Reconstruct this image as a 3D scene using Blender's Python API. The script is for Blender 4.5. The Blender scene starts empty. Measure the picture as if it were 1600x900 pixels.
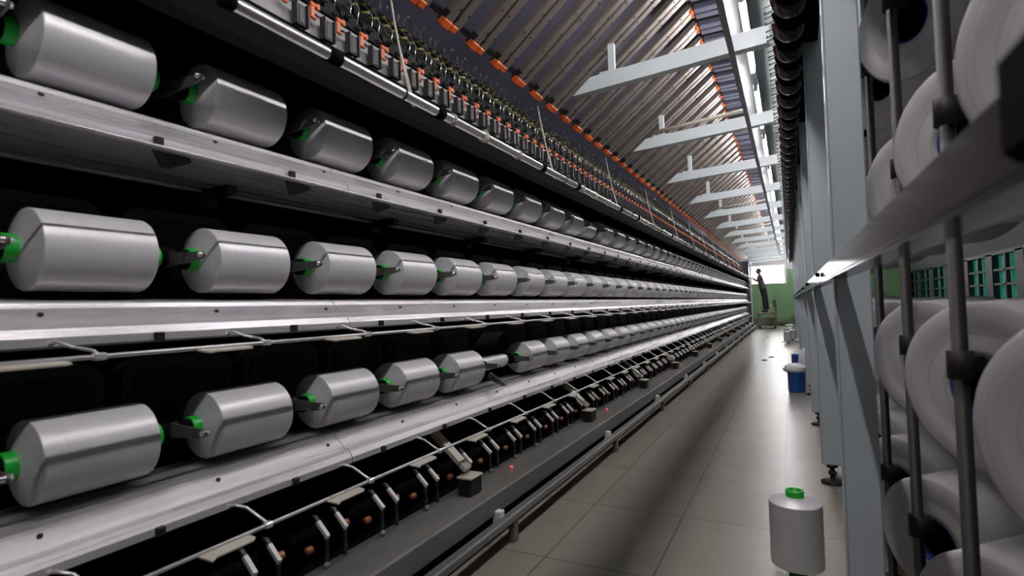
import bpy, math, random
from mathutils import Vector, Matrix
random.seed(7)
PI = math.pi
sc = bpy.context.scene
COL = sc.collection
H = 1.1                 # camera height above the floor
PITCH = 0.42            # spacing of the winding positions
SEC = 1.68              # machine section

# ------------------------------------------------------------------ materials
MATS = {}
def mat(name, col, rough=0.5, metal=0.0, spec=0.5, noise=0.0, nscale=(20, 20, 20), rnoise=0.0, emit=None, estr=0.0,
        bump=0.0, aniso=0.0, coat=0.0):
    m = bpy.data.materials.new(name); m.use_nodes = True
    nt = m.node_tree; b = nt.nodes['Principled BSDF']
    b.inputs['Base Color'].default_value = (*col, 1); b.inputs['Roughness'].default_value = rough
    b.inputs['Metallic'].default_value = metal; b.inputs['Specular IOR Level'].default_value = spec
    if coat: b.inputs['Coat Weight'].default_value = coat; b.inputs['Coat Roughness'].default_value = 0.12
    if emit: b.inputs['Emission Color'].default_value = (*emit, 1); b.inputs['Emission Strength'].default_value = estr
    if noise or rnoise or bump:
        tc = nt.nodes.new('ShaderNodeTexCoord'); mp = nt.nodes.new('ShaderNodeMapping')
        mp.inputs['Scale'].default_value = nscale
        nz = nt.nodes.new('ShaderNodeTexNoise'); nz.inputs['Detail'].default_value = 4; nz.inputs['Scale'].default_value = 1
        nt.links.new(tc.outputs['Object'], mp.inputs['Vector']); nt.links.new(mp.outputs[0], nz.inputs['Vector'])
        if noise:
            r = nt.nodes.new('ShaderNodeValToRGB')
            a = [max(0, c * (1 - noise)) for c in col]; z = [min(1, c * (1 + noise)) for c in col]
            r.color_ramp.elements[0].position = 0.3; r.color_ramp.elements[1].position = 0.7
            r.color_ramp.elements[0].color = (*a, 1); r.color_ramp.elements[1].color = (*z, 1)
            nt.links.new(nz.outputs['Fac'], r.inputs['Fac']); nt.links.new(r.outputs['Color'], b.inputs['Base Color'])
        if rnoise:
            mr = nt.nodes.new('ShaderNodeMapRange'); mr.inputs['To Min'].default_value = max(0.03, rough - rnoise)
            mr.inputs['To Max'].default_value = min(1, rough + rnoise)
            mr.inputs['From Min'].default_value = 0.3; mr.inputs['From Max'].default_value = 0.7
            nt.links.new(nz.outputs['Fac'], mr.inputs['Value']); nt.links.new(mr.outputs[0], b.inputs['Roughness'])
        if bump:
            bp = nt.nodes.new('ShaderNodeBump'); bp.inputs['Strength'].default_value = bump; bp.inputs['Distance'].default_value = 0.002
            nt.links.new(nz.outputs['Fac'], bp.inputs['Height']); nt.links.new(bp.outputs[0], b.inputs['Normal'])
    MATS[name] = m
    return m

M_yarn = mat('silver_yarn', (0.64, 0.63, 0.65), 0.36, 0.20, 0.7, noise=0.05, nscale=(2, 160, 2))
M_spool = mat('white_yarn', (0.60, 0.575, 0.575), 0.6, 0.0, 0.3)
M_green = mat('green_plastic', (0.015, 0.42, 0.04), 0.35, 0.0, 0.5)
M_alu = mat('aluminium', (0.68, 0.655, 0.68), 0.30, 0.6, 0.5, noise=0.07, nscale=(30, 0.8, 30), rnoise=0.08)
M_chrome = mat('chrome', (0.86, 0.85, 0.82), 0.24, 0.9)
M_dark = mat('dark_steel', (0.012, 0.013, 0.014), 0.5, 0.0, 0.3)
M_black = mat('black_paint', (0.0025, 0.0025, 0.0035), 0.9, 0.0, 0.05)
M_head = mat('charcoal_cover', (0.030, 0.034, 0.035), 0.5, 0.0, 0.4)
M_arm = mat('grey_arm', (0.11, 0.11, 0.105), 0.45, 0.3)
M_grey = mat('grey_paint', (0.30, 0.29, 0.28), 0.5, 0.0, 0.4, noise=0.12, nscale=(9, 3, 9))
M_base = mat('base_paint', (0.15, 0.145, 0.135), 0.45, 0.2, 0.5, noise=0.2, nscale=(6, 2, 6))
M_rail = mat('rail_steel', (0.24, 0.24, 0.235), 0.35, 0.6, 0.5, noise=0.15, nscale=(20, 1, 20))
M_orange = mat('orange_plastic', (0.58, 0.095, 0.014), 0.42)
M_yellow = mat('yellow_ceramic', (0.22, 0.215, 0.07), 0.4)
M_tube = mat('brown_metal', (0.17, 0.145, 0.125), 0.40, 0.45, 0.5, noise=0.14, nscale=(3, 30, 3))
M_paint = mat('pale_blue_paint', (0.62, 0.69, 0.71), 0.38, 0.0, 0.5, noise=0.04, nscale=(4, 4, 4))
M_col = mat('blue_grey_paint', (0.50, 0.565, 0.60), 0.33, 0.0, 0.5, noise=0.05, nscale=(4, 4, 2))
M_railpaint = mat('glossy_rail', (0.028, 0.027, 0.046), 0.15, 0.0, 0.12)
M_rod = mat('rod_steel', (0.020, 0.018, 0.016), 0.55, 0.0, 0.25, noise=0.3, nscale=(12, 12, 4))
M_brown = mat('glazed_brown', (0.035, 0.018, 0.014), 0.14, 0.0, 0.8, coat=0.5)
M_copper = mat('copper', (0.34, 0.125, 0.06), 0.45, 0.4)
M_white = mat('white_metal', (0.70, 0.68, 0.66), 0.42)
M_cream = mat('cream_metal', (0.50, 0.46, 0.39), 0.5, 0.0, 0.4)
M_blue = mat('blue_plastic', (0.012, 0.10, 0.42), 0.4)
M_corex = mat('blue_core', (0.04, 0.10, 0.42), 0.45)
M_bag = mat('white_plastic_bag', (0.66, 0.66, 0.66), 0.5, bump=0.4, nscale=(30, 30, 30))
M_panel = mat('navy_panel', (0.06, 0.064, 0.09), 0.45)
M_lamp = mat('lamp_tube', (1, 1, 1), 0.5, emit=(1.0, 0.955, 0.975), estr=105.0)
M_pane = mat('bright_pane', (0.9, 0.9, 0.9), 0.3, emit=(1.0, 1.0, 1.0), estr=12.0)
M_led = mat('red_lamp', (0.8, 0.02, 0.02), 0.4, emit=(1.0, 0.02, 0.03), estr=3.0)
M_wood = mat('trolley_wood', (0.20, 0.17, 0.13), 0.7, noise=0.25, nscale=(6, 30, 6))
M_trol = mat('trolley_steel', (0.24, 0.22, 0.19), 0.55, 0.2)
M_skin = mat('skin', (0.16, 0.085, 0.055), 0.55)
M_shirt = mat('grey_shirt', (0.075, 0.07, 0.075), 0.9)
M_trou = mat('dark_trousers', (0.018, 0.018, 0.026), 0.85)
M_hair = mat('black_hair', (0.008, 0.007, 0.006), 0.7)
M_ceil = mat('ceiling_sheet', (0.30, 0.295, 0.40), 0.7, noise=0.1, nscale=(0.8, 0.5, 1))
M_ceil2 = mat('pale_ceiling_sheet', (0.46, 0.54, 0.55), 0.6)
M_wallw = mat('pale_wall', (0.52, 0.53, 0.50), 0.8, noise=0.06, nscale=(1, 1, 1))
M_wdark = mat('dark_wall', (0.09, 0.09, 0.10), 0.8)
M_frame = mat('dark_window_frame', (0.012, 0.014, 0.016), 0.5)
M_tex = mat('green_sheet', (0.012, 0.22, 0.15), 0.5, noise=0.25, nscale=(2, 2, 2), emit=(0.012, 0.20, 0.14), estr=0.28)

def far_wall_mat():
    m = bpy.data.materials.new('green_wall'); m.use_nodes = True; nt = m.node_tree; b = nt.nodes['Principled BSDF']
    b.inputs['Roughness'].default_value = 0.6
    g = nt.nodes.new('ShaderNodeNewGeometry'); sp = nt.nodes.new('ShaderNodeSeparateXYZ'); nt.links.new(g.outputs['Position'], sp.inputs[0])
    nz = nt.nodes.new('ShaderNodeTexNoise'); nz.inputs['Scale'].default_value = 2.5; nz.inputs['Detail'].default_value = 5
    nt.links.new(g.outputs['Position'], nz.inputs['Vector'])
    ad = nt.nodes.new('ShaderNodeMath'); ad.operation = 'MULTIPLY_ADD'; ad.inputs[1].default_value = 0.7; 
    nt.links.new(nz.outputs['Fac'], ad.inputs[0]); nt.links.new(sp.outputs['Z'], ad.inputs[2])
    r = nt.nodes.new('ShaderNodeValToRGB'); nt.links.new(ad.outputs[0], r.inputs['Fac'])
    e = r.color_ramp.elements
    e[0].position = 0.40; e[0].color = (0.05, 0.033, 0.018, 1); e[1].position = 0.78; e[1].color = (0.22, 0.40, 0.19, 1)
    nt.links.new(r.outputs['Color'], b.inputs['Base Color'])
    return m
M_gwall = far_wall_mat()

def floor_mat():
    m = bpy.data.materials.new('stone_tiles'); m.use_nodes = True; nt = m.node_tree; b = nt.nodes['Principled BSDF']
    g = nt.nodes.new('ShaderNodeNewGeometry')
    mp = nt.nodes.new('ShaderNodeMapping'); mp.inputs['Location'].default_value = (0.07, -0.14, 0)
    nt.links.new(g.outputs['Position'], mp.inputs['Vector'])
    br = nt.nodes.new('ShaderNodeTexBrick'); br.offset = 0.0; br.squash = 1
    br.inputs['Scale'].default_value = 1; br.inputs['Brick Width'].default_value = 0.465; br.inputs['Row Height'].default_value = 0.69
    br.inputs['Mortar Size'].default_value = 0.0045; br.inputs['Mortar Smooth'].default_value = 0.2
    br.inputs['Color1'].default_value = (0.262, 0.240, 0.203, 1); br.inputs['Color2'].default_value = (0.235, 0.213, 0.178, 1)
    br.inputs['Mortar'].default_value = (0.105, 0.08, 0.055, 1)
    nt.links.new(mp.outputs[0], br.inputs['Vector'])
    nz = nt.nodes.new('ShaderNodeTexNoise'); nz.inputs['Scale'].default_value = 2.6; nz.inputs['Detail'].default_value = 9; nz.inputs['Roughness'].default_value = 0.65
    nt.links.new(g.outputs['Position'], nz.inputs['Vector'])
    mx = nt.nodes.new('ShaderNodeMix'); mx.data_type = 'RGBA'; mx.blend_type = 'MULTIPLY'; mx.inputs['Factor'].default_value = 0.6
    nt.links.new(br.outputs['Color'], mx.inputs[6])
    r = nt.nodes.new('ShaderNodeValToRGB'); r.color_ramp.elements[0].color = (0.70, 0.68, 0.64, 1); r.color_ramp.elements[0].position = 0.28
    r.color_ramp.elements[1].position = 0.65
    nt.links.new(nz.outputs['Fac'], r.inputs['Fac']); nt.links.new(r.outputs['Color'], mx.inputs[7])
    nt.links.new(mx.outputs[2], b.inputs['Base Color'])
    mr = nt.nodes.new('ShaderNodeMapRange'); mr.inputs['From Min'].default_value = 0.3; mr.inputs['From Max'].default_value = 0.7
    mr.inputs['To Min'].default_value = 0.25; mr.inputs['To Max'].default_value = 0.34
    b.inputs['Roughness'].default_value = 0.30
    bp = nt.nodes.new('ShaderNodeBump'); bp.inputs['Strength'].default_value = 0.06; bp.inputs['Distance'].default_value = 0.004
    nz2 = nt.nodes.new('ShaderNodeTexNoise'); nz2.inputs['Scale'].default_value = 9; nt.links.new(g.outputs['Position'], nz2.inputs['Vector'])
    nt.links.new(nz2.outputs['Fac'], bp.inputs['Height']); nt.links.new(bp.outputs[0], b.inputs['Normal'])
    b.inputs['Specular IOR Level'].default_value = 0.5
    return m
M_floor = floor_mat()

def spool_mat():
    m = M_spool; nt = m.node_tree; b = nt.nodes['Principled BSDF']
    tc = nt.nodes.new('ShaderNodeTexCoord'); sp = nt.nodes.new('ShaderNodeSeparateXYZ'); nt.links.new(tc.outputs['Object'], sp.inputs[0])
    cb = nt.nodes.new('ShaderNodeCombineXYZ'); nt.links.new(sp.outputs['X'], cb.inputs[0]); nt.links.new(sp.outputs['Z'], cb.inputs[1])
    ln = nt.nodes.new('ShaderNodeVectorMath'); ln.operation = 'LENGTH'; nt.links.new(cb.outputs[0], ln.inputs[0])
    nz = nt.nodes.new('ShaderNodeTexNoise'); nz.noise_dimensions = '1D'; nz.inputs['Scale'].default_value = 70; nz.inputs['Detail'].default_value = 4
    nt.links.new(ln.outputs['Value'], nz.inputs['W'])
    r = nt.nodes.new('ShaderNodeValToRGB'); e = r.color_ramp.elements
    e[0].position = 0.32; e[0].color = (0.43, 0.415, 0.415, 1); e[1].position = 0.5; e[1].color = (0.54, 0.52, 0.518, 1)
    nt.links.new(nz.outputs['Fac'], r.inputs['Fac']); nt.links.new(r.outputs['Color'], b.inputs['Base Color'])
spool_mat()

# ------------------------------------------------------------------ mesh builder
class MB:
    def __init__(s): s.v = []; s.f = []; s.m = []; s.sm = []
    def add(s, vs, fs, mi=0, smooth=False, mtx=None):
        o = len(s.v)
        s.v += [tuple((mtx @ Vector(p)) if mtx else p) for p in vs]
        for f in fs: s.f.append([i + o for i in f]); s.m.append(mi); s.sm.append(smooth)
        return s
    def box(s, x0, x1, y0, y1, z0, z1, mi=0, mtx=None, b=0.0):
        if x0 > x1: x0, x1 = x1, x0
        if y0 > y1: y0, y1 = y1, y0
        if z0 > z1: z0, z1 = z1, z0
        b = min(b, (x1-x0)*.45, (y1-y0)*.45, (z1-z0)*.45)
        if b <= 0:
            vs = [(x, y, z) for x in (x0, x1) for y in (y0, y1) for z in (z0, z1)]
            fs = [(0,1,3,2),(4,6,7,5),(0,4,5,1),(2,3,7,6),(0,2,6,4),(1,5,7,3)]
            return s.add(vs, fs, mi, False, mtx)
        # chamfered box: 24 vertices
        vs = []; idx = {}
        for ix, x in enumerate((x0, x1)):
            for iy, y in enumerate((y0, y1)):
                for iz, z in enumerate((z0, z1)):
                    sx, sy, sz = (1 if ix == 0 else -1), (1 if iy == 0 else -1), (1 if iz == 0 else -1)
                    idx[ix,iy,iz,0] = len(vs); vs.append((x, y+sy*b, z+sz*b))
                    idx[ix,iy,iz,1] = len(vs); vs.append((x+sx*b, y, z+sz*b))
                    idx[ix,iy,iz,2] = len(vs); vs.append((x+sx*b, y+sy*b, z))
        F = []
        for k in (0, 1):
            F.append([idx[k,a,c,0] for a, c in ((0,0),(0,1),(1,1),(1,0))][::(1 if k == 0 else -1)])
            F.append([idx[a,k,c,1] for a, c in ((0,0),(1,0),(1,1),(0,1))][::(1 if k == 0 else -1)])
            F.append([idx[a,c,k,2] for a, c in ((0,0),(0,1),(1,1),(1,0))][::(1 if k == 0 else -1)])
        for a in (0, 1):
            for c in (0, 1):
                F.append([idx[a,c,0,0], idx[a,c,1,0], idx[a,c,1,1], idx[a,c,0,1]])
                F.append([idx[a,0,c,0], idx[a,1,c,0], idx[a,1,c,2], idx[a,0,c,2]])
                F.append([idx[0,a,c,1], idx[1,a,c,1], idx[1,a,c,2], idx[0,a,c,2]])
                for d in (0, 1): F.append([idx[a,c,d,0], idx[a,c,d,1], idx[a,c,d,2]])
        return s.add(vs, F, mi, False, mtx)
    def lathe(s, prof, n=24, mi=0, mtx=None, smooth=True, axis='Y', closed=False, caps=True):
        vs = []; fs = []
        for r, h in prof:
            for k in range(n):
                a = 2*PI*k/n; c, d = r*math.cos(a), r*math.sin(a)
                vs.append((c, h, d) if axis == 'Y' else ((c, d, h) if axis == 'Z' else (h, c, d)))
        L = len(prof)
        for i in range(L if closed else L-1):
            j = (i+1) % L
            for k in range(n):
                k2 = (k+1) % n
                fs.append((i*n+k, i*n+k2, j*n+k2, j*n+k))
        s.add(vs, fs, mi, smooth, mtx)
        if not closed and caps:
            o = len(s.v) - len(vs)
            for i in (0, L-1):
                if prof[i][0] > 1e-6: s.f.append([o+i*n+k for k in range(n)]); s.m.append(mi); s.sm.append(False)
        return s
    def tube(s, pts, r, n=8, mi=0, mtx=None, caps=True):
        P = [Vector(p) for p in pts]; vs = []; fs = []
        rs = r if isinstance(r, (list, tuple)) else [r]*len(P)
        up = None
        for i, p in enumerate(P):
            t = (P[min(i+1, len(P)-1)] - P[max(i-1, 0)]).normalized()
            if up is None:
                up = Vector((0,0,1)) if abs(t.z) < .9 else Vector((1,0,0))
            a = t.cross(up).normalized(); bb = a.cross(t).normalized(); up = bb
            for k in range(n):
                g = 2*PI*k/n; vs.append(tuple(p + a*math.cos(g)*rs[i] + bb*math.sin(g)*rs[i]))
        for i in range(len(P)-1):
            for k in range(n):
                k2 = (k+1) % n; fs.append((i*n+k, i*n+k2, (i+1)*n+k2, (i+1)*n+k))
        s.add(vs, fs, mi, True, mtx)
        if caps:
            o = len(s.v)-len(vs)
            s.f.append([o+k for k in range(n)][::-1]); s.m.append(mi); s.sm.append(False)
            s.f.append([o+(len(P)-1)*n+k for k in range(n)]); s.m.append(mi); s.sm.append(False)
        return s
    def prism(s, poly, a0, a1, axis='Y', mi=0, mtx=None):
        # polygon in the two other axes (order x,z for Y; x,y for Z; y,z for X)
        n = len(poly); vs = []
        for a in (a0, a1):
            for p, q in poly:
                vs.append((p, a, q) if axis == 'Y' else ((p, q, a) if axis == 'Z' else (a, p, q)))
        fs = [tuple(range(n)), tuple(range(2*n-1, n-1, -1))]
        for i in range(n): j = (i+1) % n; fs.append((i, i+n, j+n, j))
        return s.add(vs, fs, mi, False, mtx)
    def mesh(s, name, mats, weld=False):
        me = bpy.data.meshes.new(name); me.from_pydata(s.v, [], s.f)
        for m in (mats if isinstance(mats, (list, tuple)) else [mats]): me.materials.append(m)
        me.polygons.foreach_set('material_index', s.m); me.polygons.foreach_set('use_smooth', s.sm)
        me.update()
        import bmesh
        bm = bmesh.new(); bm.from_mesh(me); bmesh.ops.recalc_face_normals(bm, faces=bm.faces); bm.to_mesh(me); bm.free()
        return me
    def build(s, name, mats, parent=None, loc=None):
        return put(name, s.mesh(name, mats), parent, loc)

def put(name, data, parent=None, loc=None):
    o = bpy.data.objects.new(name, data); COL.objects.link(o)
    if parent is not None: o.parent = parent
    if loc is not None: o.location = loc
    return o
def tag(o, label=None, cat=None, group=None, kind=None):
    if label: o['label'] = label
    if cat: o['category'] = cat
    if group: o['group'] = group
    if kind: o['kind'] = kind
    return o
def empty(name, loc, label, cat, group=None, kind=None):
    o = put(name, None, None, loc); o.empty_display_size = 0.05
    return tag(o, label, cat, group, kind)
def copy_tree(o, loc=None, parent=None):
    c = o.copy(); COL.objects.link(c)
    if parent is not None: c.parent = parent
    if loc is not None: c.location = loc
    for ch in o.children:
        d = ch.copy(); COL.objects.link(d); d.parent = c
        for g in ch.children:
            e = g.copy(); COL.objects.link(e); e.parent = d
    return c
U = ['zeroth','first','second','third','fourth','fifth','sixth','seventh','eighth','ninth','tenth','eleventh','twelfth','thirteenth',
     'fourteenth','fifteenth','sixteenth','seventeenth','eighteenth','nineteenth']
T = ['','','twenty','thirty','forty','fifty','sixty','seventy','eighty','ninety']
TT_ = ['','','twentieth','thirtieth','fortieth','fiftieth','sixtieth','seventieth','eightieth','ninetieth']
def ordn(n):
    if n < 20: return U[n]
    if n < 100: return TT_[n//10] if n % 10 == 0 else T[n//10] + '-' + U[n % 10]
    return 'hundredth' if n == 100 else 'hundred-and-' + ordn(n-100)
def place(i, n):            # i from 0: counted from whichever end is nearer
    if i == 0: return 'nearest of its row'
    if i == n-1: return 'farthest of its row'
    return ordn(i+1) + ' from the near end' if i < n*0.6 else ordn(n-i) + ' from the far end'
def smoothY(o): return o
def catmull(pts, n=6):
    P = [Vector(p) for p in pts]; out = []
    for i in range(len(P)-1):
        a, b, c, d = P[max(i-1,0)], P[i], P[i+1], P[min(i+2, len(P)-1)]
        for k in range(n):
            t = k/n
            out.append(0.5*((2*b) + (c-a)*t + (2*a-5*b+4*c-d)*t*t + (3*b-a-3*c+d)*t**3))
    out.append(P[-1]); return [tuple(p) for p in out]

# ------------------------------------------------------------------ the room
YF = 25.5
def structure(name, mb, mats): return tag(mb.build(name, mats), kind='structure')
structure('floor', MB().box(-4.2, 4.2, -3.2, YF, -0.1, 0.0), M_floor)
structure('ceiling', MB().box(-4.2, 4.2, -3.2, YF+.2, 3.95, 4.05), M_ceil)
structure('wall_left', MB().box(-4.3, -4.2, -3.2, YF+.2, 0, 3.95), M_wdark)
structure('wall_front', MB().box(-4.3, 4.3, -3.3, -3.2, 0, 3.95), M_wdark)
# far wall with the window opening (x -2.5 .. -0.14, z 1.76 .. 2.56)
WX0, WX1, WZ0, WZ1 = -2.6, -0.135, 1.755, 2.57
w = MB()
w.box(-4.3, 4.3, YF, YF+.2, 0, WZ0); w.box(-4.3, WX0, YF, YF+.2, WZ0, WZ1); w.box(WX1, 4.3, YF, YF+.2, WZ0, 2.36)
w.box(WX1, 4.3, YF, YF+.2, 2.36, WZ1, 1); w.box(-4.3, 4.3, YF, YF+.2, WZ1, 3.95, 1)
structure('wall_back', w, [M_gwall, M_wallw])
w = MB()
for (a, b, c, d) in ((WX0, WX0+.04, WZ0, WZ1), (WX1-.04, WX1, WZ0, WZ1), (WX0+.04, WX1-.04, WZ1-.04, WZ1), (WX0+.04, WX1-.04, WZ0, WZ0+.04)):
    w.box(a, b, YF-.02, YF+.1, c, d)
w.box(WX1+.0, WX1+.05, YF-.03, YF, WZ0-.05, WZ1)
win = structure('window_1', w, M_white)
p = MB().box(WX0+.04, WX1-.04, YF+.08, YF+.1, WZ0+.04, WZ1-.04).build('pane', M_pane, win); p['kind'] = 'structure'
# right wall: low wall, green sheeted window band with dark frames
w = MB()
w.box(4.2, 4.3, -3.3, YF+.2, 0, 0.9); w.box(4.2, 4.3, -3.3, YF+.2, 2.0, 3.95)
structure('wall_right', w, M_wdark)
w = MB(); gl = MB()
y = 0.0; w.box(4.12, 4.24, -3.2, YF, 0.86, 0.94); w.box(4.12, 4.24, -3.2, YF, 1.96, 2.04); w.box(4.14, 4.22, -3.2, YF, 1.28, 1.33); w.box(4.14, 4.22, -3.2, YF, 1.6, 1.65)
y = -3.0
while y < YF: w.box(4.12, 4.24, y, y+.45, .9, 2.0); w.box(4.14, 4.22, y+1.1, y+1.2, .9, 2.0); y += 1.9
win2 = structure('window_2', w, M_frame)
gl.box(4.25, 4.28, -3.2, YF, 0.9, 2.0)
g = gl.build('pane', M_tex, win2); g['kind'] = 'structure'

# ------------------------------------------------------------------ texturing machine (left)
NB = 53
Y0C = 0.7234                       # centre of the first winding position
XR = {'upper': -1.567, 'middle': -1.561, 'lower': -1.557}
ZR = {'upper': H+0.6616, 'middle': H+0.1626, 'lower': H-0.3248}
R_B = 0.0967
YA, YE = -0.6, 23.05
mach = empty('texturing_machine', (-1.75, 11.0, 0), 'long black yarn texturing machine with three winding decks filling the left side', 'machine')
def mpart(name, mb, mats, label=None):
    o = mb.build(name, mats, mach, (1.75, -11.0, 0))
    if label: o['label'] = label
    return o
mpart('back_panel', MB().box(-2.14, -2.1, YA, YE, 0, 2.5), M_black)
# end panel with cut corner
mpart('end_panel', MB().prism([(-2.1,0.0),(-1.40,0.0),(-1.34,0.45),(-1.40,2.62),(-2.1,2.62)], YE, YE+.06), M_panel, 'dark navy end panel')
mpart('end_post', MB().box(-1.40, -1.33, YE+.41, YE+.48, 0.0, 2.62, b=.005).box(-2.1, -1.33, YE+.06, YE+.57, 2.50, 2.62), M_white, 'white end post')
mpart('canopy', MB().prism([(-2.1,2.0),(-1.50,2.0),(-1.40,1.874),(-1.396,1.874),(-1.396,1.91),(-1.655,2.205),(-1.675,2.205),(-1.68,2.03),(-2.1,2.03)], YA, YE), M_black)
mpart('face_plate', MB().prism([(-1.662,2.205),(-1.690,2.35),(-1.696,2.35),(-1.668,2.205)], YA, YE), M_grey, 'pale grey face plate')
mpart('guide_bed', MB().prism([(-1.71,2.35),(-1.685,2.35),(-1.77,2.44),(-1.83,2.46),(-2.1,2.46),(-2.1,2.42)], YA, YE), M_dark)
mpart('guide_rod', MB().tube([(-1.660, YA, 2.325), (-1.660, YE, 2.325)], 0.006, 8), M_black)
# suction pipe with couplings
pipe = mpart('suction_pipe', MB().tube([(-1.295, 0.93, 1.930), (-1.295, YE, 1.930)], 0.0195, 20), M_chrome, 'polished metal pipe')
def ring(y, r, l, mt, nm): 
    return MB().lathe([(0.018, y-l/2), (r, y-l/2), (r, y+l/2), (0.018, y+l/2)], 18, mtx=Matrix.Translation((-1.295, 0, 1.930))).build(nm, mt, pipe)
ring(.925, .0235, .03, M_black, 'coupling')
for k in range(14):
    ys = 1.28 + 0.02 + SEC*k
    for dy, r, l, mt, nm in ((0.0, .0235, .055, M_black, 'coupling'), (0.36, .0225, .012, M_dark, 'joint'), (0.60, .026, .05, M_black, 'coupling'), (0.70, .027, .02, M_grey, 'clamp_ring'),
                             (0.98, .0265, .03, M_cream, 'clamp_ring'), (1.35, .027, .02, M_grey, 'clamp_ring')):
        if ys+dy < YE-.1: ring(ys+dy, r, l, mt, nm)
# three deck trays
def tray_profile(x, z):
    P = [(-.075,-.112),(.035,-.120),(.050,-.128),(.056,-.140),(.100,-.176),(.108,-.174),(.118,-.182),(.131,-.200),(.133,-.222),(.125,-.226),
         (-.205,-.238),(-.215,-.225),(-.222,-.238),(-.222,-.246),(-.20,-.246),(.05,-.2385)]
    # closed polygon: outer face, then underside thickness
    outer = [(-.075,-.112),(.036,-.120),(.047,-.126),(.052,-.138),(.098,-.178),(.106,-.175),(.118,-.184),(.131,-.203),(.133,-.222)]
    inner = [(.122,-.226),(.110,-.228),(-.20,-.236),(-.205,-.224),(-.215,-.224),(-.215,-.242),(-.23,-.242),(-.23,-.218),(-.06,-.20),(.02,-.16),(-.075,-.122)]
    return [(x+a, z+b) for a, b in outer+inner]
trays = {}
for row in ('upper','middle','lower'):
    x, z = -1.563, ZR[row]
    segs = MB(); y = YA; k = 0
    edges = [YA] + [1.5 + SEC*j for j in range(13)] + [YE]
    for a, b in zip(edges[:-1], edges[1:]): segs.prism(tray_profile(x, z), a+.0015, b-.0015)
    t = mpart('deck_tray', segs, M_alu, '%s aluminium deck tray' % row); trays[row] = t
    cm = MB().box(-.012, .012, -.011, .011, -.011, .011, b=.002).mesh('clip', M_dark)
    sm = MB().lathe([(0.0, 0), (.006, 0), (.006, .004), (0, .004)], 8, axis='Z').mesh('screw', M_dark)
    for i in range(NB+1):
        yy = Y0C - .32 + PITCH*i
        o = put('clip', cm, t, (x+.131, yy, z-.213))
        o = put('screw', sm, t, (x+.07, yy+.2, z-.153)); o.rotation_euler = (0, .72, 0)
    xr, zr = -1.334, {'upper': 1.508, 'middle': 1.0165, 'lower': .505}[row]
    if row == 'upper':
        mpart('yarn_rod', MB().tube([(xr, YA, zr), (xr, YE, zr)], 0.0035, 8), M_alu, 'thin wire in front of the upper tray')
    else:
        rod = mpart('yarn_rod', MB().tube([(xr, YA, zr), (xr, YE, zr)], 0.0054, 10), M_alu, 'thin bright rod in front of the %s tray' % row)
        bm = MB().tube([(x+.12, -.05, z-.222), (x+.15, -.045, z-.212), (x+.165, -.02, z-.225), (xr-.025, 0, zr+.012), (xr, 0, zr+.002)], 0.0045, 6)
        bm.box(xr-.010, xr+.010, -.012, .012, zr-.008, zr+.008, b=.003)
        bme = bm.mesh('rod_bracket', M_alu)
        pm = MB().prism([(.000,-.075),(.045,-.068),(.034,-.05),(.034,.055),(.024,.068),(.004,.068),(-.004,.06),(-.004,-.06)], -.002, .002, 'Z')
        pme = pm.mesh('paddle', M_cream)
        for i in range(NB+1):
            yy = Y0C - .36 + PITCH*i + .15
            o = put('paddle', pme, rod, (xr+.004, yy, zr-.005)); o.rotation_euler = (0, .12, 0)
            put('rod_bracket', bme, rod, (0, yy+.13, 0))
    if row == 'upper':
        pm = MB().prism([(-.05, 0), (.05, 0), (.062, -.012), (.01, -.045), (-.012, -.045)], -.003, .003, 'X').mesh('flag', M_dark)
        bme = MB().box(-.14, .0, -.02, .02, -.03, .0, b=.004).box(-.17, -.12, -.03, .03, -.06, -.02, b=.004).mesh('sensor_bracket', M_dark)
        for i in range(NB+1):
            yy = Y0C + .15 + PITCH*i
            o = put('flag', pm, t, (x+.105, yy, z-.228)); o.rotation_euler = (0, .75, 0)
            if i % 2 == 0: put('sensor_bracket', bme, t, (x-.06, yy+.3, z-.236))
# faint struts under the canopy, one per section
st = MB().box(-.16, .02, -.012, .012, -.012, 0).mesh('strut', M_head)
for k in range(14): put('strut', st, mach, (-1.50+1.75, 1.85+SEC*k-11.0, 1.985))
# base: housing, front sill, kick rail on posts
mpart('base_housing', MB().prism([(-2.1,0.06),(-1.27,0.06),(-1.27,0.135),(-1.45,0.15),(-1.72,0.2),(-1.78,.62),(-2.1,.62)], YA, YE), M_black)
mpart('front_sill', MB().prism([(-1.25,.142),(-1.243,.150),(-1.243,.234),(-1.25,.242),(-1.44,.246),(-1.44,.20),(-1.27,.20),(-1.27,.142)], YA, YE), M_base, 'grey metal sill along the machine foot')
kr = mpart('kick_rail', MB().prism([(-1.215,.099),(-1.185,.099),(-1.178,.106),(-1.178,.132),(-1.185,.139),(-1.215,.139),(-1.222,.132),(-1.222,.106)], YA, YE), M_rail, 'steel kick rail near the floor')
pm = MB().box(-.016, .016, -.022, .022, 0, .1, b=.003).mesh('rail_post', M_base)
sm = MB().box(-.055, -.012, -.02, .02, .105, .165, b=.003).mesh('rail_bracket', M_white)
for k in range(14):
    put('rail_post', pm, kr, (-1.20, 2.30+SEC*k/2*2, 0)); put('rail_bracket', sm, kr, (-1.20, 2.22+SEC*k, 0))
mpart('foot_pads', MB().box(-1.9, -1.45, 0.2, 0.3, 0, .06), M_dark)
# inclined black screen behind the roller units
mpart('lower_screen', MB().prism([(-1.80,.30),(-1.70,.30),(-1.74,.56),(-1.84,.56)], YA, YE), M_black)
# frames between sections (uprights)
um = MB().box(-2.1, -1.86, -.03, .03, .2, 2.0).mesh('upright', M_black)
for k in range(15): put('upright', um, mach, (1.75, 0.46+SEC*k-11.0, 0))
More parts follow.
